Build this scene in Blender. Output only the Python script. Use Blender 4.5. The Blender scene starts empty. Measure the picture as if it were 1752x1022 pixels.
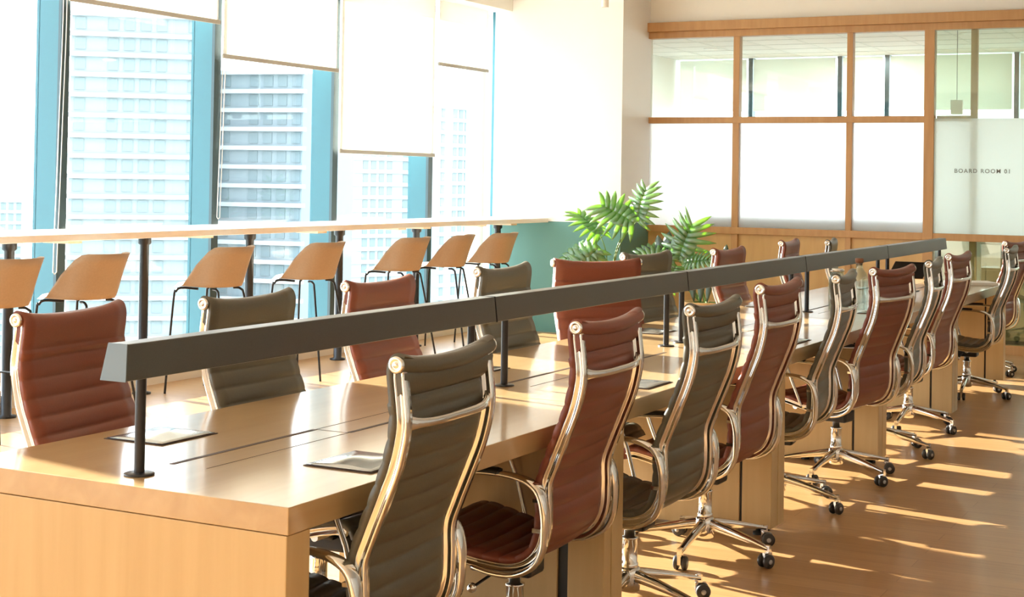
import bpy, bmesh, math, random
from mathutils import Vector, Matrix
PI = math.pi
random.seed(7)
SC = bpy.context.scene
COL = SC.collection

# ------------------------------------------------------------------ camera
CAM_H = 1.46
F_PX, CY, YAW, PIT, ROL = 2578.47, 263.09, 0.47964, 0.0176, 0.015939
fw = Vector((-math.sin(YAW)*math.cos(PIT), math.cos(YAW)*math.cos(PIT), math.sin(PIT)))
rt = Vector((math.cos(YAW), math.sin(YAW), 0)); up = rt.cross(fw)
r2 = rt*math.cos(ROL)+up*math.sin(ROL); u2 = -rt*math.sin(ROL)+up*math.cos(ROL)
cd = bpy.data.cameras.new('camera'); cam = bpy.data.objects.new('camera', cd); COL.objects.link(cam)
M = Matrix((r2, u2, -fw)).transposed().to_4x4(); M.translation = (0, 0, CAM_H)
cam.matrix_world = M
cd.sensor_width = 36; cd.lens = F_PX/1752*36; cd.shift_y = (CY-511)/1752
cd.clip_start = 0.05; cd.clip_end = 2000
SC.camera = cam

# ------------------------------------------------------------------ world, sun, exposure
W = bpy.data.worlds.new('sky'); SC.world = W; W.use_nodes = True
nt = W.node_tree; bg = nt.nodes['Background']
tc = nt.nodes.new('ShaderNodeTexCoord'); sp = nt.nodes.new('ShaderNodeSeparateXYZ')
cr = nt.nodes.new('ShaderNodeValToRGB')
nt.links.new(tc.outputs['Generated'], sp.inputs[0]); nt.links.new(sp.outputs['Z'], cr.inputs[0])
cr.color_ramp.elements[0].position = 0.0; cr.color_ramp.elements[0].color = (0.96, 0.99, 1.0, 1)
cr.color_ramp.elements[1].position = 0.7; cr.color_ramp.elements[1].color = (0.72, 0.86, 1.0, 1)
nt.links.new(cr.outputs[0], bg.inputs[0]); bg.inputs[1].default_value = 5.0
sd = bpy.data.lights.new('sun', 'SUN'); sd.energy = 26; sd.angle = math.radians(0.6); sd.color = (1.0, 0.93, 0.81)
so = bpy.data.objects.new('sun', sd); COL.objects.link(so)
SUN_AZ, SUN_EL = math.radians(11.5), math.radians(20)
sv = Vector((-math.cos(SUN_AZ)*math.cos(SUN_EL), math.sin(SUN_AZ)*math.cos(SUN_EL), math.sin(SUN_EL)))
so.rotation_euler = sv.to_track_quat('Z', 'Y').to_euler(); so.location = (-20, 6, 12)
vs = SC.view_settings
SC.display_settings.display_device = 'sRGB'
vs.view_transform = 'Standard'; vs.look = 'None'; vs.gamma = 1; vs.use_curve_mapping = False
vs.exposure = 0.35
cy = SC.cycles
cy.use_denoising = True; cy.max_bounces = 8; cy.diffuse_bounces = 5; cy.glossy_bounces = 4
cy.transmission_bounces = 4; cy.transparent_max_bounces = 12; cy.sample_clamp_indirect = 6
cy.caustics_reflective = True; cy.blur_glossy = 0.8

# ------------------------------------------------------------------ materials
def mat(name, col, rough=0.5, metal=0.0, coat=0.0, coat_rough=0.1, spec=0.5, sheen=0, trans=0):
    m = bpy.data.materials.new(name); m.use_nodes = True
    b = m.node_tree.nodes['Principled BSDF']
    b.inputs['Base Color'].default_value = (*col, 1); b.inputs['Roughness'].default_value = rough
    b.inputs['Metallic'].default_value = metal; b.inputs['Coat Weight'].default_value = coat
    b.inputs['Coat Roughness'].default_value = coat_rough; b.inputs['Specular IOR Level'].default_value = spec
    b.inputs['Sheen Weight'].default_value = sheen; b.inputs['Transmission Weight'].default_value = trans
    return m
def N(m, t): return m.node_tree.nodes.new(t)
def LK(m, a, b): m.node_tree.links.new(a, b)
def wood(name, c1, c2, scale, rough=0.4, coat=0.0, coat_rough=0.15, spec=0.5, bump=0.02):
    """scale: xyz noise scale; small along the grain"""
    m = mat(name, c1, rough, coat=coat, coat_rough=coat_rough, spec=spec)
    b = m.node_tree.nodes['Principled BSDF']
    t = N(m, 'ShaderNodeTexCoord'); mp = N(m, 'ShaderNodeMapping'); n = N(m, 'ShaderNodeTexNoise'); r = N(m, 'ShaderNodeValToRGB')
    mp.inputs['Scale'].default_value = scale
    n.inputs['Scale'].default_value = 1; n.inputs['Detail'].default_value = 6; n.inputs['Distortion'].default_value = 0.6
    LK(m, t.outputs['Object'], mp.inputs[0]); LK(m, mp.outputs[0], n.inputs[0]); LK(m, n.outputs[0], r.inputs[0])
    r.color_ramp.elements[0].position = .3; r.color_ramp.elements[0].color = (*c2, 1)
    r.color_ramp.elements[1].position = .7; r.color_ramp.elements[1].color = (*c1, 1)
    LK(m, r.outputs[0], b.inputs['Base Color'])
    bp = N(m, 'ShaderNodeBump'); bp.inputs['Strength'].default_value = bump; bp.inputs['Distance'].default_value = .002
    LK(m, n.outputs[0], bp.inputs['Height']); LK(m, bp.outputs[0], b.inputs['Normal'])
    return m
def grainy(name, col, rough, amt=0.12, scale=300, bump=0.1, **k):
    m = mat(name, col, rough, **k); b = m.node_tree.nodes['Principled BSDF']
    t = N(m, 'ShaderNodeTexCoord'); n = N(m, 'ShaderNodeTexNoise'); n.inputs['Scale'].default_value = scale; n.inputs['Detail'].default_value = 3
    LK(m, t.outputs['Object'], n.inputs[0])
    r = N(m, 'ShaderNodeValToRGB'); LK(m, n.outputs[0], r.inputs[0])
    r.color_ramp.elements[0].color = (*[c*(1-amt) for c in col], 1); r.color_ramp.elements[1].color = (*[min(1, c*(1+amt)) for c in col], 1)
    LK(m, r.outputs[0], b.inputs['Base Color'])
    if bump:
        bp = N(m, 'ShaderNodeBump'); bp.inputs['Strength'].default_value = bump; bp.inputs['Distance'].default_value = .001
        LK(m, n.outputs[0], bp.inputs['Height']); LK(m, bp.outputs[0], b.inputs['Normal'])
    return m
def mix_out(m, sh1, sh2, fac):
    mx = N(m, 'ShaderNodeMixShader'); mx.inputs[0].default_value = fac
    LK(m, sh1, mx.inputs[1]); LK(m, sh2, mx.inputs[2])
    return mx
def pane(name, tint, gloss=0.06, rough=0.02):
    m = bpy.data.materials.new(name); m.use_nodes = True; ns = m.node_tree.nodes; ns.clear()
    o = N(m, 'ShaderNodeOutputMaterial'); t = N(m, 'ShaderNodeBsdfTransparent'); g = N(m, 'ShaderNodeBsdfGlossy')
    t.inputs[0].default_value = (*tint, 1); g.inputs['Roughness'].default_value = rough
    LK(m, mix_out(m, t.outputs[0], g.outputs[0], gloss).outputs[0], o.inputs[0])
    return m
def translucent(name, col, tcol, tfac, transp=0.0):
    m = bpy.data.materials.new(name); m.use_nodes = True; ns = m.node_tree.nodes; ns.clear()
    o = N(m, 'ShaderNodeOutputMaterial'); d = N(m, 'ShaderNodeBsdfDiffuse'); t = N(m, 'ShaderNodeBsdfTranslucent')
    d.inputs[0].default_value = (*col, 1); t.inputs[0].default_value = (*tcol, 1)
    mx = mix_out(m, d.outputs[0], t.outputs[0], tfac)
    if transp:
        tr = N(m, 'ShaderNodeBsdfTransparent'); mx = mix_out(m, mx.outputs[0], tr.outputs[0], transp)
    LK(m, mx.outputs[0], o.inputs[0])
    return m

OAK1, OAK2 = (0.60, 0.425, 0.20), (0.545, 0.37, 0.165)
M_top = wood('desk_top_veneer', (0.545, 0.37, 0.175), (0.475, 0.305, 0.135), (14, 1.2, 14), 0.35, coat=0.8, coat_rough=0.13)
M_panel = wood('desk_panel_veneer', OAK1, OAK2, (22, 22, 1.2), 0.45, coat=0.1, coat_rough=.3)
M_frame = wood('frame_timber', (0.52, 0.295, 0.12), (0.45, 0.24, 0.09), (20, 20, 2), 0.45)
M_wall_panel = wood('partition_panel_veneer', (0.62, 0.40, 0.165), (0.55, 0.34, 0.13), (12, 12, 1.5), 0.45)
M_chrome = mat('polished_aluminium', (0.80, 0.80, 0.77), 0.09, 1.0)
M_cap = mat('bright_cap_metal', (0.86, 0.88, 0.86), 0.22, 1.0)
M_black = mat('black_plastic', (0.012, 0.012, 0.012), 0.45)
M_lamp = grainy('graphite_powder_coat', (0.058, 0.060, 0.052), 0.42, .18, 250, coat=.3, coat_rough=.3)
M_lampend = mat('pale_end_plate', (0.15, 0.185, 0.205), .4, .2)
M_post = mat('dark_post_metal', (0.035, 0.036, 0.04), 0.32, 0.5)
M_green = grainy('olive_grey_leather', (0.105, 0.098, 0.072), 0.42, .15, 220, .15)
M_red = grainy('rust_red_leather', (0.215, 0.058, 0.032), 0.42, .14, 220, .15)
M_white = mat('white_paint', (0.86, 0.85, 0.82), 0.6)
M_cream = mat('cream_paint', (0.85, 0.835, 0.77), 0.6)
M_wallgreen = mat('sage_green_paint', (0.105, 0.255, 0.225), 0.55)
M_teal = mat('teal_mullion_paint', (0.030, 0.140, 0.178), 0.35)
M_dark = mat('dark_mullion_gasket', (0.045, 0.075, 0.085), 0.35, .3)
M_glass = pane('window_glass', (0.97, 0.99, 0.99), 0.04)
M_glass2 = pane('partition_clear_glass', (0.965, 1.0, 0.98), 0.05)
M_glass3 = pane('door_tinted_glass', (0.80, 0.90, 0.83), 0.10)
def frosted(name, col, tcol, tf, rf):
    m = translucent(name, col, tcol, tf)
    o = m.node_tree.nodes['Material Output']; src = o.inputs[0].links[0].from_socket
    g = N(m, 'ShaderNodeBsdfRefraction'); g.inputs['Roughness'].default_value = .55; g.inputs['IOR'].default_value = 1.2; g.inputs[0].default_value = (*tcol, 1)
    LK(m, mix_out(m, src, g.outputs[0], rf).outputs[0], o.inputs[0])
    return m
M_frost = frosted('frosted_film', (0.92, 0.95, 0.97), (0.98, 1.0, 1.0), 0.85, 0.5)
M_frost2 = frosted('frosted_green_film', (0.82, 0.90, 0.87), (0.88, 0.96, 0.935), 0.7, 0.2)
M_blind2 = translucent('board_room_blind_fabric', (0.86, 0.88, 0.82), (0.92, 0.94, 0.87), 0.33)
M_blind = translucent('blind_fabric', (0.88, 0.86, 0.80), (0.95, 0.93, 0.88), 0.42)
M_hem = translucent('blind_hem', (0.40, 0.39, 0.355), (0.5, 0.5, 0.45), 0.0)
M_counter = grainy('white_counter_laminate', (0.86, 0.78, 0.70), 0.35, .03, 40, 0, coat=.4, coat_rough=.2)
M_bracket = mat('pale_bracket_wood', (0.72, 0.58, 0.42), .5)
M_stool = grainy('tan_stool_shell', (0.40, 0.275, 0.175), 0.5, .1, 90, .05)
M_pad = mat('cream_stool_pad', (0.80, 0.76, 0.68), 0.6)
M_leg = mat('black_stool_leg', (0.02, 0.02, 0.022), 0.35, .4)
M_wheel = mat('castor_rubber', (0.03, 0.03, 0.032), 0.45)
M_hub = mat('castor_hub', (0.42, 0.42, 0.41), 0.4)
M_slot = mat('slot_shadow_gap', (0.05, 0.022, 0.010), 0.6)
M_film = mat('wrinkled_metal_film', (0.55, 0.62, 0.66), 0.18, 0.85)
M_bottle = pane('bottle_glass', (0.90, 0.95, 0.93), 0.16)
M_cork = mat('brown_stopper', (0.22, 0.09, 0.045), .6)
M_pot = grainy('pale_clay_pot', (0.66, 0.42, 0.20), .6, .06, 30, 0)
M_soil = grainy('potting_soil', (0.05, 0.03, 0.02), .9, .4, 60, .5)
def leafmat(name, col, tcol, tf, gl):
    m = translucent(name, col, tcol, tf)
    o = m.node_tree.nodes['Material Output']; src = o.inputs[0].links[0].from_socket
    g = N(m, 'ShaderNodeBsdfGlossy'); g.inputs['Roughness'].default_value = .3
    LK(m, mix_out(m, src, g.outputs[0], gl).outputs[0], o.inputs[0])
    return m
M_leaf = leafmat('philodendron_leaf', (0.12, 0.23, 0.14), (0.60, 0.95, 0.06), 0.52, .12)
M_leafd = leafmat('dark_oval_leaf', (0.03, 0.07, 0.04), (0.1, 0.22, 0.03), 0.3, .08)
M_stem = mat('green_stem', (0.16, 0.27, 0.06), .5)
M_cord = mat('bead_chain', (0.85, 0.85, 0.85), .4)
M_text = mat('etched_lettering', (0.24, 0.26, 0.235), .6)
M_ceil = mat('ceiling_paint', (0.84, 0.83, 0.79), .7)
M_kerb = mat('plinth_paint', (0.80, 0.75, 0.66), .5)
M_greenchair = mat('dark_green_leather', (0.06, 0.085, 0.075), .4)
M_cab = mat('tan_cabinet_laminate', (0.42, 0.31, 0.17), .5)
M_city1 = mat('pale_tower_render', (0.38, 0.405, 0.41), .8)  # outdoor haze is put into these washed, low-contrast tower colours
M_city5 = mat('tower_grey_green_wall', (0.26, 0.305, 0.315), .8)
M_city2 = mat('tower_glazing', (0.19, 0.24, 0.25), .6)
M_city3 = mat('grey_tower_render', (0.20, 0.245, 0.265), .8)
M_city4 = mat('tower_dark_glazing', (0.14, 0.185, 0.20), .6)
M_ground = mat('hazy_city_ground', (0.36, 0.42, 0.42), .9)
def floor_mat():
    m = mat('oak_plank_floor', (.5, .3, .15), 0.33, coat=.25, coat_rough=.22)
    b = m.node_tree.nodes['Principled BSDF']
    t = N(m, 'ShaderNodeTexCoord'); br = N(m, 'ShaderNodeTexBrick')
    br.inputs['Scale'].default_value = 1; br.inputs['Brick Width'].default_value = 1.3; br.inputs['Row Height'].default_value = .125
    br.inputs['Mortar Size'].default_value = .0016; br.inputs['Mortar Smooth'].default_value = .3; br.inputs['Bias'].default_value = 0
    br.inputs['Color1'].default_value = (0.44, 0.245, 0.10, 1); br.inputs['Color2'].default_value = (0.51, 0.29, 0.125, 1)
    br.inputs['Mortar'].default_value = (0.30, 0.16, 0.065, 1)
    LK(m, t.outputs['Object'], br.inputs[0])
    mp = N(m, 'ShaderNodeMapping'); mp.inputs['Scale'].default_value = (3, 45, 1); n = N(m, 'ShaderNodeTexNoise'); n.inputs['Detail'].default_value = 6
    n.inputs['Scale'].default_value = 1
    LK(m, t.outputs['Object'], mp.inputs[0]); LK(m, mp.outputs[0], n.inputs[0])
    mx = N(m, 'ShaderNodeMix'); mx.data_type = 'RGBA'; mx.blend_type = 'MULTIPLY'; mx.inputs[0].default_value = .5
    r = N(m, 'ShaderNodeValToRGB'); LK(m, n.outputs[0], r.inputs[0])
    r.color_ramp.elements[0].position = .3; r.color_ramp.elements[0].color = (.68, .66, .62, 1); r.color_ramp.elements[1].position = .65
    LK(m, br.outputs[0], mx.inputs[6]); LK(m, r.outputs[0], mx.inputs[7]); LK(m, mx.outputs[2], b.inputs['Base Color'])
    return m
M_floor = floor_mat()

# ------------------------------------------------------------------ geometry helpers
class MB:
    def __init__(s): s.v = []; s.f = []; s.smooth = []
    def add(s, vs_, fs, sm=False):
        o = len(s.v); s.v += [tuple(v) for v in vs_]
        for f in fs: s.f.append(tuple(i+o for i in f)); s.smooth.append(sm)
        return s
    def box(s, x0, x1, y0, y1, z0, z1):
        V = [(x, y, z) for x in (x0, x1) for y in (y0, y1) for z in (z0, z1)]
        return s.add(V, [(0, 1, 3, 2), (4, 6, 7, 5), (0, 4, 5, 1), (2, 3, 7, 6), (0, 2, 6, 4), (1, 5, 7, 3)])
    def rings(s, rs, closed=True, cap=True, sm=True):
        n = len(rs[0]); V = [p for r in rs for p in r]; Fs = []
        for i in range(len(rs)-1):
            for j in range(n if closed else n-1):
                k = (j+1) % n
                Fs.append((i*n+j, i*n+k, (i+1)*n+k, (i+1)*n+j))
        s.add(V, Fs, sm)
        if cap and closed:
            s.add(rs[0], [tuple(range(n))[::-1]]); s.add(rs[-1], [tuple(range(n))])
        return s
    def cyl(s, a, b, r0, r1=None, n=16):
        a = Vector(a); b = Vector(b); r1 = r0 if r1 is None else r1
        d = (b-a).normalized(); u = d.orthogonal().normalized(); w = d.cross(u)
        R = lambda c, r: [c+(u*math.cos(2*PI*i/n)+w*math.sin(2*PI*i/n))*r for i in range(n)]
        return s.rings([R(a, r0), R(b, r1)])
    def lathe(s, prof, c=(0, 0, 0), n=24, axis='Z'):
        rs = []
        for r, z in prof:
            ring = []
            for i in range(n):
                a = 2*PI*i/n; x, y = max(r, 1e-5)*math.cos(a), max(r, 1e-5)*math.sin(a)
                p = (x, y, z) if axis == 'Z' else ((x, z, y) if axis == 'Y' else (z, x, y))
                ring.append((p[0]+c[0], p[1]+c[1], p[2]+c[2]))
            rs.append(ring)
        return s.rings(rs)
    def tube(s, pts, r, n=8, taper=None):
        pts = [Vector(p) for p in pts]; rs = []; u = None
        for i, p in enumerate(pts):
            d = (pts[min(i+1, len(pts)-1)]-pts[max(i-1, 0)]).normalized()
            if u is None: u = d.orthogonal().normalized()
            u = (u-d*u.dot(d)).normalized(); w = d.cross(u)
            rr = r if taper is None else r+(taper-r)*i/(len(pts)-1)
            rs.append([p+(u*math.cos(2*PI*j/n)+w*math.sin(2*PI*j/n))*rr for j in range(n)])
        return s.rings(rs)
    def sweep(s, pts, sec, y0=0.0, sm=True):
        """pts: (x,z) path in the chair's side plane; sec: list of (along normal, along y)"""
        rs = []
        for i, p in enumerate(pts):
            a = pts[max(i-1, 0)]; b = pts[min(i+1, len(pts)-1)]
            dx, dz = b[0]-a[0], b[1]-a[1]; l = math.hypot(dx, dz) or 1
            nx, nz = dz/l, -dx/l
            rs.append([(p[0]+nx*q, y0+y, p[1]+nz*q) for q, y in sec])
        return s.rings(rs, sm=sm)
    def build(s, name, m, parent=None, bevel=0, kind=None, solid=0):
        me = bpy.data.meshes.new(name); me.from_pydata(s.v, [], s.f); me.update()
        me.polygons.foreach_set('use_smooth', s.smooth)
        bm = bmesh.new(); bm.from_mesh(me); bmesh.ops.recalc_face_normals(bm, faces=bm.faces); bm.to_mesh(me); bm.free()
        me.materials.append(m)
        o = bpy.data.objects.new(name, me); COL.objects.link(o)
        if parent: o.parent = parent
        if bevel:
            b = o.modifiers.new('bevel', 'BEVEL'); b.width = bevel; b.segments = 2; b.limit_method = 'ANGLE'
        if solid:
            b = o.modifiers.new('solid', 'SOLIDIFY'); b.thickness = solid; b.offset = 0
        if kind: o['kind'] = kind
        return o
def tag(o, label, cat, group=None):
    o['label'] = label; o['category'] = cat
    if group: o['group'] = group
    return o
def empty(name, loc, label, cat, group=None, rz=0):
    o = bpy.data.objects.new(name, None); COL.objects.link(o); o.location = loc; o.rotation_euler = (0, 0, rz)
    o.empty_display_size = .1
    return tag(o, label, cat, group)
def copy_tree(o, parent=None):
    c = o.copy(); COL.objects.link(c)
    if parent: c.parent = parent
    for ch in list(o.children): copy_tree(ch, c)
    return c
def spline(P, n=6):
    out = []
    for i in range(len(P)-1):
        p0, p1, p2, p3 = P[max(i-1, 0)], P[i], P[i+1], P[min(i+2, len(P)-1)]
        for k in range(n):
            t = k/n
            out.append(tuple(0.5*((2*b)+(-a+c)*t+(2*a-5*b+4*c-d)*t*t+(-a+3*b-3*c+d)*t**3) for a, b, c, d in zip(p0, p1, p2, p3)))
    out.append(tuple(P[-1])); return out
def resample(P, step):
    out = [P[0]]; acc = 0
    for a, b in zip(P, P[1:]):
        L = math.dist(a, b); t = step-acc
        while t <= L and L > 0:
            out.append(tuple(x+(y-x)*t/L for x, y in zip(a, b))); t += step
        acc = (acc+L) % step
    return out
def S(name, mb, m, bevel=0): return mb.build(name, m, None, bevel, 'structure')

# ------------------------------------------------------------------ setting
WY, PY = 13.1, 13.8            # white end wall, timber partition
CZ = 3.42
XR, YB = 4.5, -4.5
S('floor', MB().box(-7.6, XR, YB, 20.2, -.12, 0), M_floor)
S('ceiling', MB().box(-7.6, XR, YB, PY+.06, CZ, CZ+.1), M_ceil)
S('wall_right', MB().box(XR, XR+.15, YB, 20.2, 0, CZ), M_white)
S('wall_near', MB().box(-7.6, XR, YB-.15, YB, 0, CZ), M_white)
S('wall_end_upper', MB().box(-7.02, -5.65, WY, PY+.05, 1.068, CZ), M_white)
S('wall_end_lower', MB().box(-7.024, -5.648, WY-.004, PY+.05, 0, 1.066), M_wallgreen)
S('wall_header', MB().box(-5.92, XR, PY-.02, PY+.10, 3.02, CZ), M_cream)
S('trim_pelmet', MB().box(-7.30, -6.83, YB, WY-.005, 3.118, CZ), M_cream)
S('wall_window_plinth', MB().box(-7.35, -7.03, YB, PY, 0, .24), M_kerb)
S('wall_window_head', MB().box(-7.5, -7.30, YB, PY, 3.1, CZ), M_white)
fins = [7.30+1.562*k for k in range(-7, 4)]
for i, y in enumerate(fins):
    S('trim_%d' % (i+1), MB().box(-7.32, -7.125, y, y+.075, .24, 3.2), M_teal)
    S('trim_%d' % (i+21), MB().box(-7.125, -7.10, y-.004, y+.05, .24, 3.2).box(-7.125, -7.105, y+.055, y+.08, .24, 3.2), M_dark)
S('trim_15', MB().box(-7.14, -7.07, 13.27, 13.36, .24, 3.2), M_teal)
S('wall_corner', MB().box(-7.5, -7.0, PY, PY+.05, 0, CZ), M_white)
edges = [YB]+fins+[PY]
for i in range(len(edges)-1):
    S('window_%d' % (i+1), MB().box(-7.30, -7.29, edges[i]+(.075 if i else 0), edges[i+1]-(0.0 if i < len(edges)-2 else .04), .24, 3.15), M_glass)

# timber partition with glazing, and the board room behind
S('trim_30', MB().box(-5.93, XR, PY-.10, PY+.05, 2.935, 3.025), M_frame, .004)
S('trim_31', MB().box(-5.91, XR, PY-.06, PY+.05, 2.872, 2.935), M_frame, .003)
S('trim_32', MB().box(-5.91, XR, PY-.05, PY+.05, .98, 1.045), M_frame, .003)
S('trim_33', MB().box(-5.845, -2.974, PY-.04, PY+.04, 2.04, 2.10), M_frame, .003)
posts = [(-5.91, -5.845, .06), (-4.785, -4.722, .04), (-3.685, -3.630, .04), (-2.974, -2.885, .06)]
for i, (a, b, d) in enumerate(posts):
    S('trim_%d' % (34+i), MB().box(a, b, PY-d+.002, PY+.045, 0, 2.90), M_frame, .003)
S('trim_38', MB().box(-2.588, -2.528, PY+.06, PY+.11, 0, 2.88).box(-2.885, -2.588, PY+.06, PY+.11, 2.05, 2.105), M_frame, .003)
S('trim_39', MB().box(-.95, -.87, PY-.06, PY+.05, 0, 2.90), M_frame, .003)
px0 = [-5.845, -4.722, -3.630, -2.885]; px1 = [-4.785, -3.685, -2.974]
for i in range(3):
    S('window_%d' % (20+i), MB().box(px0[i], px1[i], PY-.004, PY+.004, 2.10, 2.872), M_glass2)
    S('window_%d' % (23+i), MB().box(px0[i], px1[i], PY-.004, PY+.004, 1.045, 2.04), M_frost)
    S('wall_partition_%d' % (i+1), MB().box(px0[i], px1[i], PY-.012, PY+.02, .08, .98), M_wall_panel)
S('window_26', MB().box(-2.885, -.95, PY-.03, PY-.022, 2.075, 2.872), M_glass3)
S('window_27', MB().box(-2.885, -.95, PY-.03, PY-.022, 1.045, 2.075), M_frost2)
S('window_28', MB().box(-2.885, -.95, PY-.03, PY-.022, .08, .98), M_glass3)
S('baseboard_partition', MB().box(-5.91, XR, PY-.05, PY+.04, 0, .08), M_frame)
S('wall_partition_4', MB().box(-.87, XR, PY-.02, PY+.02, .08, 2.9), M_white)
BY = 19.6
S('wall_board_room_left', MB().box(-7.75, -7.6, PY+.05, BY, 0, 3.5), M_cream)
# ceiling tiles of the board room
cb = MB().box(-7.6, XR, PY+.1, BY+.3, 3.16, 3.26)
S('ceiling_board_room', cb, M_ceil)
g = MB()
for k in range(20): g.box(-7.6+.6*k, -7.592+.6*k, PY+.1, BY, 3.157, 3.1605)
for k in range(10): g.box(-7.6, XR, PY+.3+.6*k, PY+.308+.6*k, 3.157, 3.1605)
S('trim_40', g, mat('ceiling_grid', (.62, .64, .60), .6))
S('wall_board_room_sill', MB().box(-7.6, XR, BY, BY+.15, 0, 1.0), M_white)
bx = [-7.6, -6.54, -5.32, -4.70, -3.09, -1.5, .1, 1.7, 3.3, XR]
for i in range(1, len(bx)-1):
    S('trim_%d' % (41+i), MB().box(bx[i]-.03, bx[i]+.03, BY-.08, BY+.05, 1.0, 3.16), M_dark)
S('window_40', MB().box(-7.6, XR, BY+.02, BY+.03, 1.0, 3.16), M_glass)
for i in range(len(bx)-1):
    o = MB().box(bx[i]+.05, bx[i+1]-.05, BY-.10, BY-.096, 2.44, 3.14).build('roller_blind', M_blind2)
    tag(o, 'cream board room blind ' + ['behind the leftmost clear pane, against the corner', 'filling most of the second clear pane, between two dark posts',
        'narrow, between the dark posts of the second and third panes', 'behind the third clear pane and the pendant box', 'at the right edge of the photo behind tinted glass',
        'just outside the right edge of the photo', 'second outside the right edge of the photo', 'third outside the right edge of the photo', 'against the far right wall, out of the photo'][i], 'blind', 'board room blinds')

# ------------------------------------------------------------------ blinds at the window wall
BL = [(3.64, 5.27, 1.66, 'cream roller blind drawn low beyond the left edge of the photo'),  # unseen blind, span and drop set to shade the nearest desk
      (5.77, 7.27, 2.78, 'cream roller blind highest up, left of the first teal mullion'),
      (7.31, 8.85, 2.575, 'cream roller blind between the first two teal mullions, drawn least low of the wide ones'),
      (8.885, 10.405, 2.33, 'cream roller blind above the tan stools, second lowest of the row'),
      (10.44, 12.00, 1.662, 'long white roller blind drawn lowest of all, reaching below eye level'),
      (12.045, 13.02, 2.512, 'narrow roller blind nearest the white end wall')]
for y0, y1, zb, lab in BL:
    t = empty('roller_blind', (-7.05, (y0+y1)/2, zb), lab, 'blind', 'roller blinds on the window wall')
    h = (y1-y0)/2
    MB().box(-.001, .001, -h+.012, h-.03, .03, 3.12-zb).build('fabric', M_blind, t)
    MB().box(-.009, .009, -h, h, 0, .032).build('hem_bar', M_hem, t, .003)
    MB().box(-.003, .003, h-.03, h-.024, .03, 3.12-zb).build('side_cord', M_cord, t)
    MB().cyl((0, -h, 3.15-zb), (0, h, 3.15-zb), .022).build('roller', M_hem, t)
def cord(x, y0, z0, z1, lab):
    c = MB(); pts = [(x, y0, 3.1)]
    pts = [(x+.004*math.sin(k*.7), y0+.02*math.sin(k*.35), z1+(z0-z1)*k/14) for k in range(15)]
    loop = pts[::-1]+[(x, y0+.02+.004*math.cos(k), z0-.01) for k in range(1)][:0]
    back = [(p[0]+.004, p[1]+.028, p[2]) for p in pts]
    allp = pts[::-1]
    c.tube(pts+[], .0035, 5); c.tube(back, .0035, 5)
    c.tube([pts[-1], (pts[-1][0], pts[-1][1]+.014, z0-.012), back[-1]], .0035, 5)
    return tag(c.build('blind_cord', M_cord), lab, 'cord')
cord(-7.082, 7.27, .82, 3.12, 'white bead chain loop hanging down the first teal mullion')
cord(-7.082, 8.92, 1.15, 3.12, 'white bead chain hanging beside the second teal mullion')

# ------------------------------------------------------------------ counter along the window
ct = empty('window_counter', (-6.74, 6.5, 0), 'long white bar counter running along the window wall', 'counter')
MB().box(-.325, .34, -10.9, 6.59, 1.058, 1.10).build('counter_top', M_counter, ct, .004)
for k, y in enumerate([5.45, 6.60, 7.79, 8.93, 10.10, 11.29, 12.80, 4.3, 3.1]):
    y -= 6.5
    l = MB().lathe([(.062, 0), (.062, .012), (.033, .018), (.031, .99), (.045, 1.0), (.045, 1.056)], (-.06, y, 0)).build('leg', M_post, ct)
for y in [5.2, 6.85, 8.1, 9.45, 10.6, 11.0, 12.0, 12.6]:
    MB().box(.02, .22, y-6.56, y-6.44, 1.036, 1.058).build('bracket', M_bracket, ct)

# ------------------------------------------------------------------ bar stools
def make_stool():
    t = empty('bar_stool', (0, 0, 0), 'x', 'stool', 'tan bar stools along the window counter')
    def surf(off, t1, th_max=181):
        rows = []
        nt_, na = 13, 49
        for i in range(nt_):
            tt = t1*i/(nt_-1); row = []
            for j in range(na):
                th = math.radians(-180+360*j/(na-1)); c, s_ = math.cos(th), math.sin(th)
                ax = (.25 if c > 0 else .215); ay = .228
                rr = 1/((abs(c)/ax)**2.6+(abs(s_)/ay)**2.6)**(1/2.6)
                q = min(1, max(0, (abs(math.degrees(th))-60)/58)); h = .262*q*q*(3-2*q)
                low = max(0.0, (tt-.5)/.5)
                rho = (tt/.5*.80 if tt < .5 else .80+.20*low**.7)-off*1.5*(low > 0)
                z = .712+.02*(tt*.8)**2+h*low**1.25+off*(1-.8*low)
                if h < .02 and tt > .8: z -= .02*(tt-.8)/.2*max(0, c)
                x = rr*rho*c-.052*(z-.712)/.26*(low if c < .3 else 0)*q+.02; y = rr*rho*s_*(1-.10*low*q*(c < 0))
                row.append((x, y, z))
            rows.append(row)
        return rows
    a, b = surf(0, 1), surf(.010, 1)
    m = MB(); m.rings([ra[:-1] for ra in a]+[rb[:-1] for rb in b[::-1]], cap=False); m.build('seat_shell', M_stool, t)
    a, b = surf(.0105, .86), surf(.026, .84)
    m = MB(); m.rings([ra[:-1] for ra in a]+[rb[:-1] for rb in b[::-1]], cap=False); m.build('seat_pad', M_pad, t)
    for sx in (1, -1):
        for sy in (1, -1):
            if sx > 0: pts = [(.05, sy*.13, .70), (.16, sy*.17, .705), (.19, sy*.185, .68), (.205, sy*.19, .62), (.235, sy*.225, .0)]
            else: pts = [(-.06, sy*.12, .70), (-.11, sy*.14, .69), (-.135, sy*.155, .60), (-.235, sy*.225, 0)]
            MB().tube(spline(pts, 4), .008, 8).build('leg', M_leg, t)
    MB().tube([(.218, .205, .32), (.218, -.205, .32)], .007).build('footrest', M_leg, t)
    MB().tube([(-.185, .19, .32), (.218, .205, .32)], .006).build('stretcher', M_leg, t)
    MB().tube([(-.185, -.19, .32), (.218, -.205, .32)], .006).build('stretcher', M_leg, t)
    return t
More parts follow.
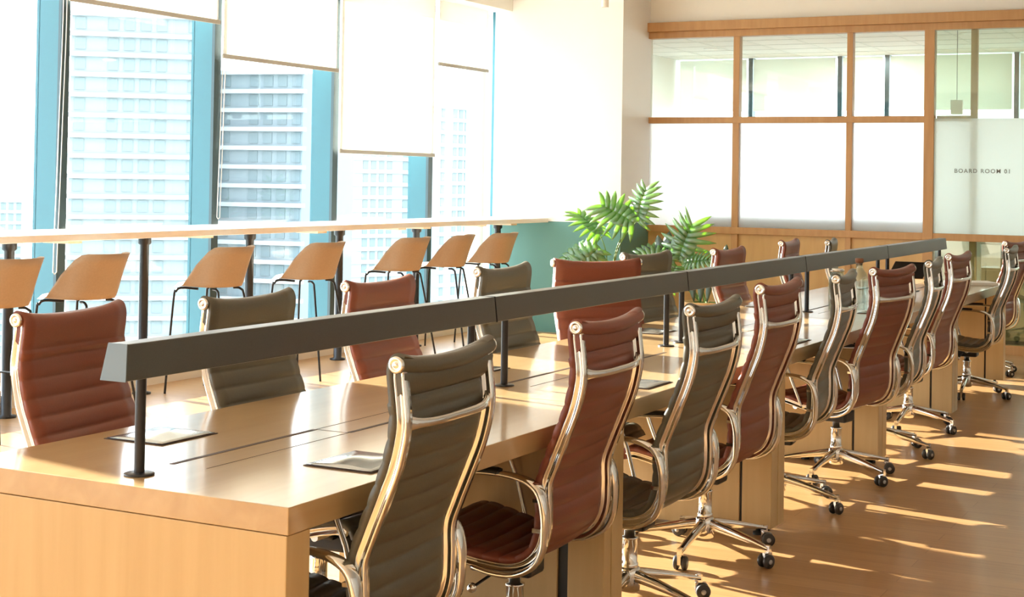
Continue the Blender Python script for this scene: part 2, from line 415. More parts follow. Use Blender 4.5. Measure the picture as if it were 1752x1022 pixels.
stool = make_stool()
# x, y, heading (direction the seat faces), label
ST = [(-6.40, 6.12, 186, 'tan bar stool cut by the left edge of the photo'),
      (-6.42, 6.84, 186, 'tan bar stool with cream seat in front of the first teal mullion'),
      (-6.46, 8.12, 184, 'tan bar stool with cream seat in front of the second teal mullion'),
      (-6.42, 9.16, 184, 'tan bar stool before the third teal mullion, above the rust chair'),
      (-6.46, 10.46, 183, 'tan bar stool fourth along, overlapping the one to its right'),
      (-6.46, 11.22, 195, 'tan bar stool tucked behind and right of its overlapping neighbour'),
      (-6.46, 12.02, 184, 'tan bar stool farthest down the counter against the sage wall')]
for i, (x, y, h, lab) in enumerate(ST):
    o = stool if i == 0 else copy_tree(stool)
    o.location = (x, y, 0); o.rotation_euler = (0, 0, math.radians(h)); o['label'] = lab

# ------------------------------------------------------------------ desks
JY = [2.66, 4.40, 6.13, 7.93, 9.82, 11.70]
XA, XB, TZ = -2.905, -1.91, .75
DL = ['oak bench desk nearest the camera, its full end panel showing', 'second oak bench desk, behind the first grey and rust chairs',
      'third oak bench desk, halfway along the run', 'fourth oak bench desk with the glass carafes on it', 'fifth oak bench desk, farthest from the camera by the partition']
def power_box(t, x, y, w, mirror, oz=0):
    f = MB().box(x-w/2, x+w/2, y-.115, y+.115, TZ+.0005, TZ+.002).build('power_box', M_slot, t)
    rows = []
    for i in range(12):
        r = []
        for j in range(10):
            u, v = i/11, j/9
            r.append((x-w/2*.94+w*.94*u, y-.108+.216*v, TZ+.004+.010*math.sin(PI*u)*math.sin(PI*v)+.003*math.sin(u*9+v*5+(3 if mirror else 0))*math.sin(PI*u)*math.sin(PI*v)))
        rows.append(r)
    MB().rings(rows, closed=False, cap=False).build('protective_film', M_film, f, solid=.001)
for i in range(5):
    y0, y1 = JY[i]+.001, JY[i+1]-.001
    t = empty('bench_desk', ((XA+XB)/2, (y0+y1)/2, 0), DL[i], 'desk', 'run of oak bench desks')
    ox, oy = t.location.x, t.location.y
    def P(mb, name, m, bevel=0):
        mb.v = [(a-ox, b-oy, c) for a, b, c in mb.v]; return mb.build(name, m, t, bevel)
    P(MB().box(XA, XB, y0, y1, .69, TZ), 'tabletop', M_top, .002)
    for e in (0, 1):
        ya, yb = (y0+.002, y0+.088) if e == 0 else (y1-(.088 if i else .055), y1-.002)
        if i == 0 and e == 0:
            P(MB().box(XA+.003, XB-.004, ya-.001, yb, 0, .688), 'end_panel', M_panel, .002)
        else:
            xs = XB-.165 if i < 2 and (i, e) in ((0, 1), (1, 0)) else XB-.14
            P(MB().box(XA+.12, xs, ya, yb, .02, .688), 'end_panel', M_panel, .002)
            P(MB().box(XB-.128, XB-.002, ya, yb, .035, .688), 'leg_post', M_panel, .002)
            P(MB().box(XA+.002, XA+.11, ya, yb, .035, .688), 'leg_post', M_panel, .002)
            P(MB().box(xs, XB-.128, ya+.01, yb-.005, .04, .68), 'gap_filler', M_black)
            for xx in (XB-.07, XA+.07, XB-.4):
                P(MB().lathe([(.022, 0), (.022, .012), (.010, .015), (.010, .04)], (xx, (ya+yb)/2, 0), 12), 'foot', M_black)
    P(MB().box(-2.449, -2.434, y0+.25, y0+.86, TZ-.001, TZ+.0008), 'cable_slot', M_slot)
    P(MB().box(-2.340, -2.326, y0+.87, y0+1.50, TZ-.001, TZ+.0008), 'cable_slot', M_slot)
    P(MB().box(-2.4415, -2.4395, y0+.86, y0+1.50, TZ, TZ+.0006).box(-2.334, -2.332, y0+.25, y0+.87, TZ, TZ+.0006)
      .box(-2.44, -2.333, y0+.862, y0+.864, TZ, TZ+.0006), 'lid_seam', M_slot)
    P(MB().box(-2.52, -2.37, y0+.13, y1-.13, .53, .66), 'cable_tray', M_black)  # black cable tray, made deeper to cut low sun under the desk
    power_box(t, -2.725-ox, y0+.545-oy, .20, False); power_box(t, -2.06-ox, y0+.52-oy, .20, True)

# ------------------------------------------------------------------ linear desk lamps
LX = -2.420
LY = [2.685, 4.49, 6.30, 8.12, 10.0, 11.88]
LP = [(2.77, 4.38), (4.62, 6.13), (6.31, 7.95), (8.25, 9.86), (10.12, 11.78)]
LL = ['graphite linear desk lamp nearest the camera, its pale slanted end showing', 'second graphite linear desk lamp along the desks',
      'third graphite linear desk lamp, behind the grey chair heads', 'fourth graphite linear desk lamp, above the glass carafes',
      'last graphite linear desk lamp, ending before the partition post']
for i in range(5):
    ya, yb = LY[i]+.004, LY[i+1]-.004
    t = empty('linear_desk_lamp', (LX, (ya+yb)/2, TZ), LL[i], 'lamp', 'linear lamps above the desks'); oy = (ya+yb)/2
    tp = [(-.028, 1.066), (.028, 1.066), (.038, .982), (-.038, .982)]
    ra = [(x, ya-oy-(.014 if z < 1 and i == 0 else 0), z-TZ) for x, z in tp]; rb = [(x, yb-oy, z-TZ) for x, z in tp]
    hs = MB().rings([ra, rb], sm=False).build('housing', M_lamp, t, .0025)
    MB().box(-.024, .024, ya-oy+.01, yb-oy-.01, .2295, .2335).build('diffuser', mat('lamp_diffuser', (.75, .75, .72), .5) if i == 0 else bpy.data.materials['lamp_diffuser'], t)
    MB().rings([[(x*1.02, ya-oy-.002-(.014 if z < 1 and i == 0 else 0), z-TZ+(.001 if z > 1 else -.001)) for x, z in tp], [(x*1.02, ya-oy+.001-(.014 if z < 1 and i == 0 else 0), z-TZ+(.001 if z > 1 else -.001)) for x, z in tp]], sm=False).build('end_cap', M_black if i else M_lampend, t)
    for y in LP[i]:
        p = MB().cyl((0, y-oy, .004), (0, y-oy, .232), .0125, n=20).build('post', M_post, t)
        MB().lathe([(.036, .0), (.036, .003), (.030, .005), (.014, .006)], (0, y-oy, .0008), 28).build('base_flange', M_post, p)

# ------------------------------------------------------------------ executive chairs
PATH = spline([(-.306, 1.058), (-.295, 1.064), (-.281, 1.060), (-.272, 1.045), (-.270, 1.02), (-.276, .97), (-.280, .91), (-.264, .83), (-.234, .75), (-.202, .67), (-.180, .605), (-.180, .53), (-.177, .465),
               (-.158, .415), (-.12, .384), (-.06, .374), (.05, .385), (.15, .408), (.215, .418), (.252, .405), (.27, .375)], 8)
PATH = resample(PATH, .0045)
def pad_rings(path, off0, seamoff, hw=.236):
    """quilted leather panel: rounded ribs on both faces, slightly sagging between the rails"""
    ny = 11; rs = []
    N_ = len(path)
    for i, p in enumerate(path):
        a = path[max(i-3, 0)]; b = path[min(i+3, N_-1)]
        dx, dz = b[0]-a[0], b[1]-a[1]; l = math.hypot(dx, dz); nx, nz = dz/l, -dx/l   # normal away from the sitter
        s = (i*.0045+seamoff)
        ph = (s % .054)/.054
        rib = math.sin(PI*ph)**.5*.013 if not (off0 and i*.0045 < .130) else .002*min(1, i*.0045/.05)
        f = []; bk = []
        for j in range(ny):
            v = -1+2*j/(ny-1); e = 1-abs(v)**6
            sag = .012*(1-v*v)*min(1, i*.0045/.12) if off0 else .012*(1-v*v)
            if off0: e_ = max(0, 1-i*.0045/.16); dz_ = -.016*(1-v*v)*e_+.006*abs(v)**5*e_
            else: dz_ = 0
            th = .006+rib*(.35+.65*e)
            f.append((p[0]-nx*(th-sag), v*hw, p[1]-nz*(th-sag)+dz_))
            tb_ = .006+rib*.5*(.35+.65*e); bk.append((p[0]+nx*(tb_+sag), v*hw, p[1]+nz*(tb_+sag)+dz_))
        rs.append(f+bk[::-1])
    return rs
def make_chair(kind):
    M_up = M_red if kind == 'red' else M_green
    t = empty('office_chair', (0, 0, 0), 'x', 'chair')
    cut = next(i for i, p in enumerate(PATH) if p[0] > -.145 and p[1] < .42)
    back = pad_rings(PATH[:cut+1], 1, .008); seat = pad_rings(PATH[cut:], 0, cut*.0045)
    MB().rings(back).build('backrest', M_up, t)
    MB().rings(seat).build('seat', M_up, t)
    # head roll: a tube that sags a little in the middle
    pts = []; R = .0195
    for k in range(25):
        v = -1+2*k/24; pts.append((-.292-.012*(1-v*v), v*.238, 1.05-.014*(1-v*v)))
    MB().tube(pts, R, 20).build('head_roll', M_up, t)
    MB().rings([[(x, -.232+.464*k/12, z-.010*(1-(2*k/12-1)**2)) for x, z in ((-.274, 1.050), (-.276, .985), (-.286, .975), (-.302, .992), (-.308, 1.025), (-.300, 1.045))] for k in range(13)]).build('roll_flap', M_up, t)
    for s in (1, -1):
        y = s*.240
        c = MB().lathe([(.001, -.004), (.017, -.004), (.019, 0), (.019, .006), (.017, .009), (.012, .0095), (.0105, .007), (.006, .007), (.005, .009), (.001, .0095)], (0, 0, 0), 28, 'Y')
        c.v = [(-.292+a, y+s*b, 1.05+c_) for a, b, c_ in c.v]
        c.build('end_cap', M_cap, t)
        # side rail, outside the leather on the rear face
        sec = [(.007, -.012), (.013, -.014), (.017, -.007), (.025, -.007), (.030, -.014), (.035, -.013), (.036, .013), (.030, .014), (.025, .007), (.017, .007), (.013, .014), (.007, .012)]
        path = [p for p in PATH[::2] if p[1] < 1.045 or p[0] > 0][:-4]
        MB().sweep([(p[0], p[1]) for p in path], [(q, w) for q, w in sec], s*.221).build('side_rail', M_chrome, t)
        # arm loop
        AP = spline([(.175, .612), (.08, .620), (-.03, .626), (-.105, .624), (-.163, .611), (-.198, .584), (-.213, .53), (-.214, .47), (-.207, .42), (-.178, .372), (-.12, .343), (-.05, .338), (.02, .348)], 6)
        n = len(AP); rs = []
        for i, p in enumerate(AP):
            a = AP[max(i-1, 0)]; b = AP[min(i+1, n-1)]; dx, dz = b[0]-a[0], b[1]-a[1]; l = math.hypot(dx, dz); nx, nz = -dz/l, dx/l
            u = i/(n-1); w = .012+.008*math.exp(-((u-.42)/.16)**2); th = .006+.004*math.exp(-((u-.5)/.25)**2)
            yy = s*(.262-.018*max(0, (u-.72)/.28)**1.5)
            rs.append([(p[0]+nx*q, yy+ww, p[1]+nz*q) for q, ww in ((th, -w*.7), (th, w*.7), (th*.6, w), (-th*.6, w), (-th, w*.7), (-th, -w*.7), (-th*.6, -w), (th*.6, -w))])
        arm = MB().rings(rs).build('armrest', M_chrome, t)
        MB().tube([(.165, s*.262, .606), (.12, s*.262, .50), (.075, s*.243, .372)], .0085, 8, .007).build('arm_strut', M_chrome, arm)
        MB().box(-.205, -.175, min(s*.225, s*.262), max(s*.225, s*.262), .47, .482).build('arm_tab', M_chrome, arm)
        MB().box(-.208, -.175, min(s*.225, s*.262), max(s*.225, s*.262), .555, .565).build('arm_tab', M_chrome, arm)
        pp = spline([(.20, .619), (.15, .624), (.05, .632), (-.05, .635), (-.07, .632)], 4)
        MB().sweep(pp, [(-.007, -.019), (.003, -.021), (.007, -.012), (.008, .012), (.003, .021), (-.007, .019)], s*.262).build('arm_pad', M_black, arm)
    # curved bar under the head roll
    cb_ = []
    for k in range(25):
        v = -1+2*k/24; e = 1-abs(v)**3.5
        x = -.300-.030*e; z = .918-.006*e; h = .010+.014*abs(v)**9
        cb_.append([(x+.007, v*.218, z+h), (x-.002, v*.218, z+h), (x-.006, v*.218, z+h*.4), (x-.006, v*.218, z-h*.6), (x-.001, v*.218, z-h), (x+.007, v*.218, z-h)])
    MB().rings(cb_).build('back_bar', M_chrome, t)
    MB().tube([(-.03+.0*k, -.218+.436*k/8, .335-.004*math.sin(PI*k/8)) for k in range(9)], .013, 12).build('seat_bar', M_chrome, t)
    MB().tube([(.12, -.218+.436*k/8, .362-.004*math.sin(PI*k/8)) for k in range(9)], .013, 12).build('seat_bar', M_chrome, t)
    MB().box(-.075, .13, -.055, .055, .278, .335).box(-.05, .10, -.08, .08, .318, .34).build('tilt_mechanism', M_black, t, .012)
    gc = MB().lathe([(.030, .115), (.031, .15), (.031, .157), (.027, .16), (.027, .238), (.030, .240), (.030, .247), (.019, .25), (.019, .285)]).build('gas_column', M_chrome, t)
    lv = MB().tube([(.02, .05, .30), (.02, .12, .297), (.02, .235, .288)], .0045, 8).build('tilt_lever', M_black, t)
    MB().lathe([(.001, -.014), (.010, -.012), (.014, -.004), (.014, .004), (.010, .012), (.001, .014)], (.02, .245, .287), 16, 'Y').build('lever_ball', M_chrome, lv)
    MB().lathe([(.020, .06), (.036, .065), (.040, .09), (.040, .128), (.036, .142), (.030, .146)]).build('base_hub', M_chrome, t)
    for k in range(5):
        a = 2*PI*k/5+.35; ca, sa = math.cos(a), math.sin(a)
        rs = []
        for u in range(9):
            q = u/8; r = .030+.268*q; zt = .138-.048*q-.012*q*q; h = .038-.024*q; w = .019-.007*q
            rs.append([(r, yy, zz) for yy, zz in ((-w*.55, zt), (w*.55, zt), (w, zt-h*.35), (w*.8, zt-h), (-w*.8, zt-h), (-w, zt-h*.35))])
        m_ = MB().rings(rs); m_.box(.286, .306, -.009, .009, .052, .082)
        m_.v = [(x*ca-y*sa, x*sa+y*ca, z) for x, y, z in m_.v]
        m_.build('base_leg', M_chrome, t)
        sw = a+1.9+k*1.3; cs, sn = math.cos(sw), math.sin(sw); cx_, cy_ = .298*ca+.012*cs, .298*sa+.012*sn
        def place(mb):
            mb.v = [(x*cs-y*sn+cx_, x*sn+y*cs+cy_, z) for x, y, z in mb.v]; return mb
        cst = MB()
        for q in (-1, 1):
            cst.lathe([(.001, -.009), (.022, -.009), (.026, -.005), (.026, .005), (.022, .009), (.001, .009)], (0, q*.016, .0262), 20, 'Y')
        c = place(cst).build('castor', M_wheel, t)
        hb = MB()
        for q in (-1, 1): hb.lathe([(.001, .0), (.009, .0), (.009, .0015), (.001, .0016)] if q > 0 else [(.001, 0), (.009, 0), (.009, -.0015), (.001, -.0016)], (0, q*.0255, .0262), 16, 'Y')
        place(hb).build('castor_cap', M_hub, c)
        place(MB().box(-.026, .012, -.0065, .0065, .022, .056)).build('castor_fork', M_chrome, c)
    return t
CH = {'green': make_chair('green'), 'red': make_chair('red')}
used = set()
# head-roll centre x, y, rail-to-rail azimuth, height factor, colour, label
RC = [(-1.764, 3.072, 93.5, 1.0, 'green', 'large olive grey office chair nearest the camera, seen from behind'),
      (-1.788, 4.071, 91.7, 1.0, 'red', 'nearest rust red office chair on the aisle side, beside the big grey one'),
      (-1.724, 4.80, 91, 1.0, 'green', 'olive grey office chair third along the aisle, dark ribbed seat showing'),
      (-1.768, 5.66, 90, 1.016, 'red', 'rust red office chair fourth along the aisle, before the leg post'),
      (-1.800, 6.73, 96, 1.0, 'green', 'narrow-looking olive grey office chair in front of the glass carafe'),
      (-1.752, 7.45, 80.5, .997, 'red', 'rust red office chair turned most square to the camera, right of the carafe'),
      (-1.735, 8.32, 95, 1.0, 'green', 'olive grey office chair wedged between two rust ones, below the tablet'),
      (-1.780, 9.22, 87.3, 1.0, 'red', 'rust red office chair just before the last grey one, far down the aisle'),
      (-1.752, 10.92, 92, .985, 'green', 'farthest olive grey office chair, edge-on near the right of the photo'),
      (-1.918, 12.22, 78.3, .985, 'red', 'farthest rust red office chair, at the right edge of the photo')]
LC = [(-3.14, 3.288, 97.5, 1.004, 'red', 'rust red office chair at the left end facing the nearest desk'),
      (-3.061, 4.019, 92, 1.004, 'green', 'olive grey office chair facing the camera, between two rust ones on window side'),
      (-3.129, 4.923, 91.5, 1.004, 'red', 'bright rust red office chair under the third stool, window side'),
      (-2.996, 5.69, 92, 1.027, 'green', 'olive grey office chair left of the plants with sunlit ribs, window side'),
      (-3.095, 6.887, 51, 1.004, 'red', 'wide rust red office chair turned square to the camera before the plants'),
      (-3.07, 7.47, 82.5, 1.018, 'green', 'olive grey office chair half hidden behind the wide rust one'),
      (-3.036, 8.681, 88.5, 1.004, 'red', 'rust red office chair right of the potted plant, its far rail showing'),
      (-3.143, 10.26, 94.5, 1.004, 'red', 'small rust red office chair before the partition, window side'),
      (-3.058, 11.03, 99.7, .99, 'green', 'dark olive office chair seen edge-on before the partition, window side')]
for side, rows in (('R', RC), ('L', LC)):
    for x, y, az, hf, kind, lab in rows:
        o = copy_tree(CH[kind]) if kind in used else CH[kind]; used.add(kind)
        h = math.radians(az+90 if side == 'R' else az-90)
        o.location = (x+.292*math.cos(h), y+.292*math.sin(h), 0)
        o.rotation_euler = (0, 0, h); o.scale = (1, 1, hf)
        o['label'] = lab
        o['group'] = ('aisle-side chairs at the desks' if side == 'R' else 'window-side chairs at the desks')

# ------------------------------------------------------------------ things on the desks
def bottle(x, y, h, r, lab, stop):
    t = empty('glass_carafe', (x, y, TZ), lab, 'carafe', 'glass carafes on the fourth desk')
    MB().lathe([(.001, .004), (r*.95, .004), (r, .012), (r, h*.62), (r*.85, h*.72), (r*.42, h*.82), (r*.38, h*.9), (r*.44, h*.92), (r*.40, h*.92), (r*.34, h*.9), (r*.36, h*.82), (r*.8, h*.715), (r*.94, h*.62), (r*.94, .014), (.001, .012)], n=28).build('body', M_bottle, t)
    if stop: MB().lathe([(.001, h*.88), (r*.33, h*.88), (r*.34, h*.92), (r*.46, h*.925), (r*.46, h), (r*.40, h*1.01), (.001, h*1.01)]).build('stopper', M_cork, t)
    return t
bottle(-2.17, 8.42, .30, .050, 'clear glass carafe with a brown stopper behind the narrow grey chair', True)
def tumbler(x, y, lab):
    t = empty('glass_jar', (x, y, TZ), lab, 'jar')
    MB().lathe([(.001, .003), (.040, .003), (.047, .012), (.047, .18), (.040, .205), (.036, .225), (.033, .225), (.037, .2), (.044, .178), (.044, .015), (.001, .011)], n=28).build('body', M_bottle, t)
    MB().lathe([(.001, .226), (.040, .226), (.040, .238), (.030, .243), (.001, .243)]).build('lid', M_cap, t)
tumbler(-2.28, 8.36, 'clear glass jar left of the stoppered carafe')
tb = empty('tablet', (-2.36, 10.3, TZ), 'black tablet propped on its stand behind the far chairs', 'tablet')
m_ = MB().box(-.12, .12, -.004, .004, 0, .17); m_.v = [(x+z*.5, y-.75*z+.07, z*.7+.085) for x, y, z in m_.v]; m_.build('screen', mat('tablet_back', (.035, .032, .028), .3), tb, .002)
m_ = MB().rings([[(x, -.005, .004), (x, .03, .004), (x, .05, .14), (x, .035, .14)] for x in (.02, .06)], sm=False); m_.build('stand', M_black, tb)
MB().box(-.06, .10, -.06, .07, 0, .006).build('stand_foot', M_black, tb)
bk = MB().box(-.16, .16, -.12, .12, 0, .022).build('folder', mat('white_card', (.85, .84, .80), .5), None, .003); bk.location = (-2.10, 11.35, TZ+.0005); bk.rotation_euler = (0, 0, .5)
tag(bk, 'flat white folder at the far end of the last desk', 'folder')

# ------------------------------------------------------------------ plants
def leaf_mesh(L, Wd, n=8, droop=.25):
    """deeply lobed leaf lying along +x, tip at x=L"""
    mb = MB()
    def mid(u): return Vector((L*u, 0, -droop*L*u*u))
    rows = []
    for k in range(13):
        u = k/12; p = mid(u*.93); w = Wd*.27*math.sin(PI*min(1, u*.8+.18))**.8
        rows.append([p+Vector((0, -w, .02*L)), p, p+Vector((0, w, .02*L))])
    mb.rings(rows, closed=False, cap=False)
    for s in (-1, 1):
        for k in range(n):
            u = .02+.86*k/(n-1); p = mid(u); ln = Wd*.5*(.70+.5*math.sin(PI*(u*.85+.12))); ang = math.radians(125-95*u)
            d = Vector((math.cos(ang), s*math.sin(ang), 0)); w_ = .078*L; q = Vector((-d.y, d.x, 0))
            rr = []
            for j in range(6):
                v = j/5; c = p+d*ln*v+Vector((0, 0, .03*L-.28*ln*v*v+.02*L*math.sin(v*3)))
                ww = w_*(math.sin(PI*(.25+.75*v))**.7 if v < 1 else .05)
                rr.append([c-q*ww, c+Vector((0, 0, .006*L)), c+q*ww])
            mb.rings(rr, closed=False, cap=False)
    # tip
    return mb
def oval_leaf(L, Wd):
    mb = MB(); rows = []
    for k in range(9):
        u = k/8; w = max(.002, Wd*.5*math.sin(PI*u)**.8); c = Vector((L*u, 0, -.15*L*u*u))
        rows.append([c+Vector((0, -w, .1*w)), c, c+Vector((0, w, .1*w))])
    return mb.rings(rows, closed=False, cap=False)
def orient(mb, base, d, upv):
    d = Vector(d).normalized(); u = Vector(upv); u = (u-d*u.dot(d)).normalized(); y = u.cross(d)
    mb.v = [tuple(Vector(base)+d*a+y*b+u*c) for a, b, c in mb.v]; return mb
def plant(name, x, y, lab, ph, pr, leaves, ovals):
    t = empty(name, (x, y, 0), lab, 'plant')
    pot = MB().lathe([(.001, 0), (pr*.74, 0), (pr*.8, .02), (pr, ph-.01), (pr, ph), (pr*.9, ph), (pr*.88, ph-.05), (.001, ph-.05)], n=32).build('pot', M_pot, t)
    MB().lathe([(.001, ph-.048), (pr*.87, ph-.048), (pr*.87, ph-.04), (.001, ph-.035)], n=24).build('soil', M_soil, t)
    for b, d, u_, L, Wd in leaves:
        b = Vector(b)-Vector((x, y, 0)); st = Vector((random.uniform(-.04, .04), random.uniform(-.04, .04), ph-.04))
        mid_ = (st+b)/2+Vector(((b.x)*.18*-1, b.y*-.1, .12))
        MB().tube(spline([tuple(st), tuple(mid_), tuple(b)], 6), .008, 6, .004).build('stem', M_stem, t)
        orient(leaf_mesh(L, Wd), b, d, u_).build('leaf', M_leaf, t, solid=.0015)
    for b, d, u_, L, Wd in ovals:
        b = Vector(b)-Vector((x, y, 0))
        MB().tube([(0, 0, ph-.04), (b.x*.5, b.y*.5, (ph+b.z)/2), tuple(b)], .006, 6).build('stem', M_stem, t)
        orient(oval_leaf(L, Wd), b, d, u_).build('leaf', M_leafd, t, solid=.002)
    return t
plant('potted_philodendron', -5.45, 12.45, 'tall split-leaf plant with sunlit yellow-green leaves before the sage wall', .42, .17,
      [((-5.60, 12.50, .99), (-.35, .05, .35), (.75, -.35, .5), .30, .34),
       ((-5.62, 12.45, .88), (-.7, -.1, -.25), (.5, -.5, .8), .34, .34),
       ((-5.58, 12.40, .84), (-.55, -.25, -.6), (.6, -.6, .6), .34, .32),
       ((-5.30, 12.55, 1.10), (-.55, -.1, .35), (.35, -.75, .5), .34, .42),
       ((-5.26, 12.60, 1.12), (.10, .1, .9), (-.2, -.95, .2), .30, .34),
       ((-5.62, 12.20, .55), (-.6, -.2, -.35), (.6, -.6, .6), .22, .22),
       ((-5.3, 12.75, .80), (.6, .3, .2), (.0, -.7, .6), .26, .26)], [])
plant('potted_floor_plant', -4.60, 12.55, 'bushy grey-green split-leaf plant in a pale clay pot before the partition', .42, .19,
      [((-4.80, 12.45, .80), (.25, -.05, .75), (.1, -.9, .35), .32, .44),
       ((-4.85, 12.40, .78), (-.55, -.1, .12), (.2, -.7, .6), .26, .30),
       ((-4.72, 12.40, .76), (.8, -.2, .25), (.0, -.7, .7), .24, .26),
       ((-4.78, 12.3, .72), (.1, -.7, -.35), (.3, -.3, .9), .26, .28)],
      [((-4.98, 12.5, .80), (-.25, 0, .8), (0, -1, .2), .20, .09), ((-4.93, 12.5, .82), (.0, 0, .9), (0, -1, .2), .21, .10),
       ((-5.06, 12.5, .77), (-.5, 0, .6), (0, -1, .2), .16, .08), ((-4.40, 12.5, .78), (.05, 0, .9), (0, -1, .2), .15, .06),
       ((-4.66, 12.45, .42), (-.12, 0, .9), (0, -1, .2), .34, .07), ((-4.54, 12.45, .42), (.10, 0, .9), (0, -1, .2), .34, .06),
       ((-4.60, 12.45, .42), (.02, 0, .9), (0, -1, .2), .32, .07), ((-4.48, 12.5, .42), (.3, 0, .9), (0, -1, .2), .32, .05)])

# ------------------------------------------------------------------ fittings near the ceiling
for x, y, lab in ((-5.35, 12.0, 'cream ceiling spotlight above the corner of the white wall'), (-4.72, 12.0, 'cream ceiling spotlight to the right, barely in the photo')):
    t = empty('ceiling_spotlight', (x, y, CZ), lab, 'spotlight')
    zb = -.44 if x < -5 else -.395
    m_ = MB().lathe([(.001, zb+.02), (.024, zb+.02), (.028, zb), (.032, zb), (.032, zb+.14), (.001, zb+.145)], n=20); m_.build('lamp_head', M_cream, t)
    MB().cyl((0, 0, zb+.14), (0, 0, -.001), .009).build('stem', M_cream, t)
t = empty('pendant_sensor', (-2.93, 15, 3.16), 'small grey box hanging on a thin wire inside the board room', 'pendant')
MB().cyl((0, 0, -.85), (0, 0, 0), .003, n=8).build('wire', M_post, t); MB().box(-.055, .055, -.03, .03, -.99, -.85).build('box', M_cream, t, .004)
M_down = bpy.data.materials.new('downlight_glow'); M_down.use_nodes = True
b_ = M_down.node_tree.nodes['Principled BSDF']; b_.inputs['Emission Color'].default_value = (1, .97, .9, 1); b_.inputs['Emission Strength'].default_value = 6
for k, (x, y) in enumerate([(-4.9, 19.0), (-6.55, 18.0), (-3.2, 17.0), (-1.2, 17.0), (1, 17)]):
    t = empty('downlight', (x, y, 3.16), ['round board room downlight seen through the third clear pane', 'round board room downlight seen at the first frame post', 'round board room downlight above the pendant box', 'round board room downlight beyond the right edge', 'round board room downlight farthest right'][k], 'downlight', 'board room downlights')
    MB().lathe([(.085, -.004), (.10, -.006), (.10, 0), (.085, 0)], n=28).build('ring', M_white, t)
    MB().lathe([(.001, -.003), (.084, -.003), (.084, -.001), (.001, -.001)], n=28).build('lens', M_down, t)
    ld = bpy.data.lights.new('downlight_lamp', 'AREA'); ld.shape = 'DISK'; ld.size = .16; ld.energy = 14; ld.color = (1, .98, .93)
    lo_ = bpy.data.objects.new('downlight_lamp', ld); COL.objects.link(lo_); lo_.parent = t; lo_.location = (0, 0, -.012)
fc = bpy.data.curves.new('glass_lettering', 'FONT'); fc.body = 'BOARD ROOM 01'; fc.size = .052; fc.extrude = .0006; fc.offset = .0008; fc.space_character = 1.25; fc.align_x = 'LEFT'
fo = bpy.data.objects.new('glass_lettering', fc); COL.objects.link(fo); fo.rotation_euler = (PI/2, 0, 0); fo.location = (-2.705, PY-.036, 1.59); fc.materials.append(M_text)
bpy.context.view_layer.update()
dg = bpy.context.evaluated_depsgraph_get(); me = bpy.data.meshes.new_from_object(fo.evaluated_get(dg))
lo = bpy.data.objects.new('glass_lettering', me); lo.matrix_world = fo.matrix_world.copy(); COL.objects.link(lo); bpy.data.objects.remove(fo)
w_ = max(v.co.x for v in me.vertices); k_ = .477/w_
me.transform(Matrix.Diagonal((k_, k_, 1, 1)))
tag(lo, 'small grey lettering BOARD ROOM 01 on the frosted glass', 'lettering')
# furniture seen through the lower glass and the frosted panes
t = empty('low_cabinet', (-2.1, 14.6, 0), 'tan low cabinet seen through the glass under the right-hand pane', 'cabinet')
MB().box(-.5, .6, -.2, .2, .06, .72).build('body', M_cab, t, .003); MB().box(-.48, .045, -.222, -.202, .10, .58).build('door', M_cab, t, .002); MB().box(.055, .58, -.222, -.202, .10, .58).build('door', M_cab, t, .002)
MB().box(-.48, .58, -.222, -.202, .60, .70).build('drawer', M_cab, t, .002); MB().box(-.46, .56, -.16, .16, 0, .06).build('plinth', M_black, t)
gb = MB().rings([[(x, -.02, 0), (x, .02, 0), (x+.0, .05, .26), (x, .01, .26)] for x in (-.22, .22)], sm=False).build('green_chair_panel', M_greenchair, None, .006); gb.location = (-2.2, 14.5, .7205)  # plain slab standing in for a green chair behind the glass
tag(gb, 'dark green panel standing in for a chair, on the tan cabinet behind the glass', 'panel')
t = empty('metal_stand', (-2.56, 14.12, 0), 'white upright stand with a thin crossbar seen through the lower glass', 'stand')
MB().box(-.03, .03, -.02, .02, .02, 1.03).build('upright', M_white, t, .004)
MB().tube([(.0, -.01, .96), (.30, -.01, .955)], .012).build('crossbar', M_white, t); MB().box(-.12, .12, -.10, .10, 0, .02).build('foot', M_white, t, .003)
t = empty('credenza', (-4.2, 14.35, 0), 'long slate blue credenza behind the frosted panes', 'credenza')
MB().box(-1.0, 1.2, -.2, .2, .08, 1.14).build('body', mat('slate_laminate', (.10, .15, .22), .5), t, .004); MB().box(-.95, 1.15, -.17, .17, 0, .08).build('plinth', M_black, t)

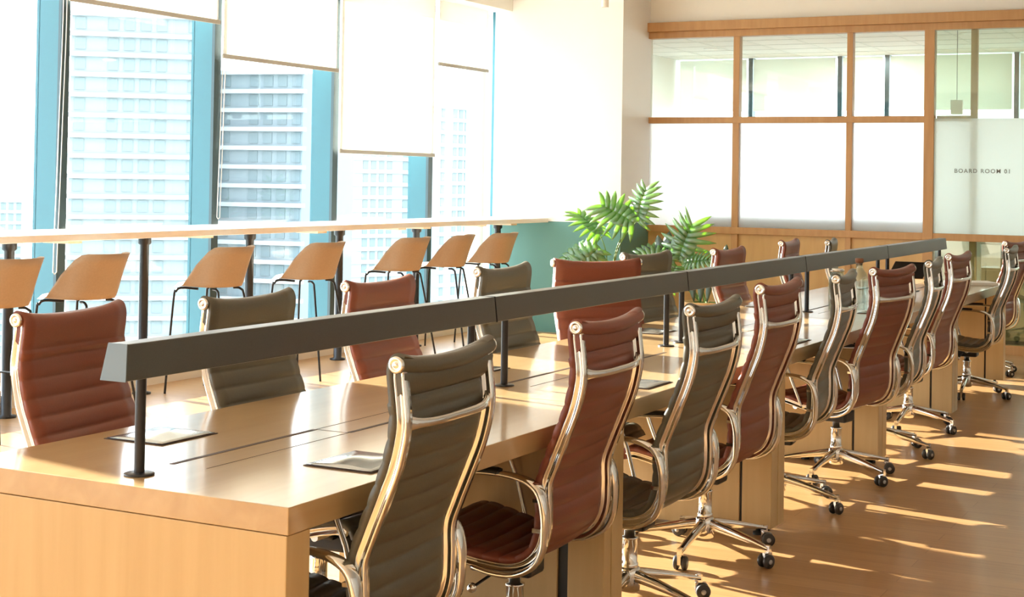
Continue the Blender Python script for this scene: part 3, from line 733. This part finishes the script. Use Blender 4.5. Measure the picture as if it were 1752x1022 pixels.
# ------------------------------------------------------------------ city outside
S('ground_city', MB().box(-900, 200, -300, 1200, -82, -80), M_ground)
def tower(name, a, b, depth, z1, z0, nfl, mw, mg, lab, cat='tower'):
    """a, b: plan points of the facade facing the room"""
    a = Vector((*a, 0)); b = Vector((*b, 0)); d = b-a; wdt = d.length; d.normalize(); nrm = Vector((-d.y, d.x, 0))
    if nrm.dot(a) < 0: nrm = -nrm
    rz = math.atan2(d.y, d.x); flip = 1 if Vector((-math.sin(rz), math.cos(rz), 0)).dot(nrm) > 0 else -1
    t = empty(name, tuple(a+Vector((0, 0, z0))), lab, cat, 'towers outside the windows', rz)
    H_ = z1-z0
    f = flip
    def bx_(mb, x0, x1, y0, y1, z0_, z1_): mb.box(x0, x1, min(y0*f, y1*f), max(y0*f, y1*f), z0_, z1_)
    m = MB(); bx_(m, 0, wdt, 0, depth, 0, H_); m.build('body', mw, t)
    sl = MB(); fh = H_/nfl
    for k in range(nfl+1): bx_(sl, -.6, wdt+.6, -1.0, .2, k*fh-.35, k*fh+.35)
    sl.build('floor_slabs', M_city1, t)
    wn = MB(); nb = max(3, int(wdt/2.4)); bw = wdt/nb
    for k in range(nfl):
        for j in range(nb):
            if (j*7+3) % 5 == 0: continue
            bx_(wn, j*bw+.25*bw, (j+1)*bw-.12*bw, -.15, .1, k*fh+.8, (k+1)*fh-.55)
    wn.build('glazing', mg, t)
    return t
def at_px(x, dist):
    # plan point at a distance from the camera along an image column (image rows ignored)
    v = fw*F_PX+r2*(x-876); v.z = 0; v.normalize(); return (v.x*dist, v.y*dist)
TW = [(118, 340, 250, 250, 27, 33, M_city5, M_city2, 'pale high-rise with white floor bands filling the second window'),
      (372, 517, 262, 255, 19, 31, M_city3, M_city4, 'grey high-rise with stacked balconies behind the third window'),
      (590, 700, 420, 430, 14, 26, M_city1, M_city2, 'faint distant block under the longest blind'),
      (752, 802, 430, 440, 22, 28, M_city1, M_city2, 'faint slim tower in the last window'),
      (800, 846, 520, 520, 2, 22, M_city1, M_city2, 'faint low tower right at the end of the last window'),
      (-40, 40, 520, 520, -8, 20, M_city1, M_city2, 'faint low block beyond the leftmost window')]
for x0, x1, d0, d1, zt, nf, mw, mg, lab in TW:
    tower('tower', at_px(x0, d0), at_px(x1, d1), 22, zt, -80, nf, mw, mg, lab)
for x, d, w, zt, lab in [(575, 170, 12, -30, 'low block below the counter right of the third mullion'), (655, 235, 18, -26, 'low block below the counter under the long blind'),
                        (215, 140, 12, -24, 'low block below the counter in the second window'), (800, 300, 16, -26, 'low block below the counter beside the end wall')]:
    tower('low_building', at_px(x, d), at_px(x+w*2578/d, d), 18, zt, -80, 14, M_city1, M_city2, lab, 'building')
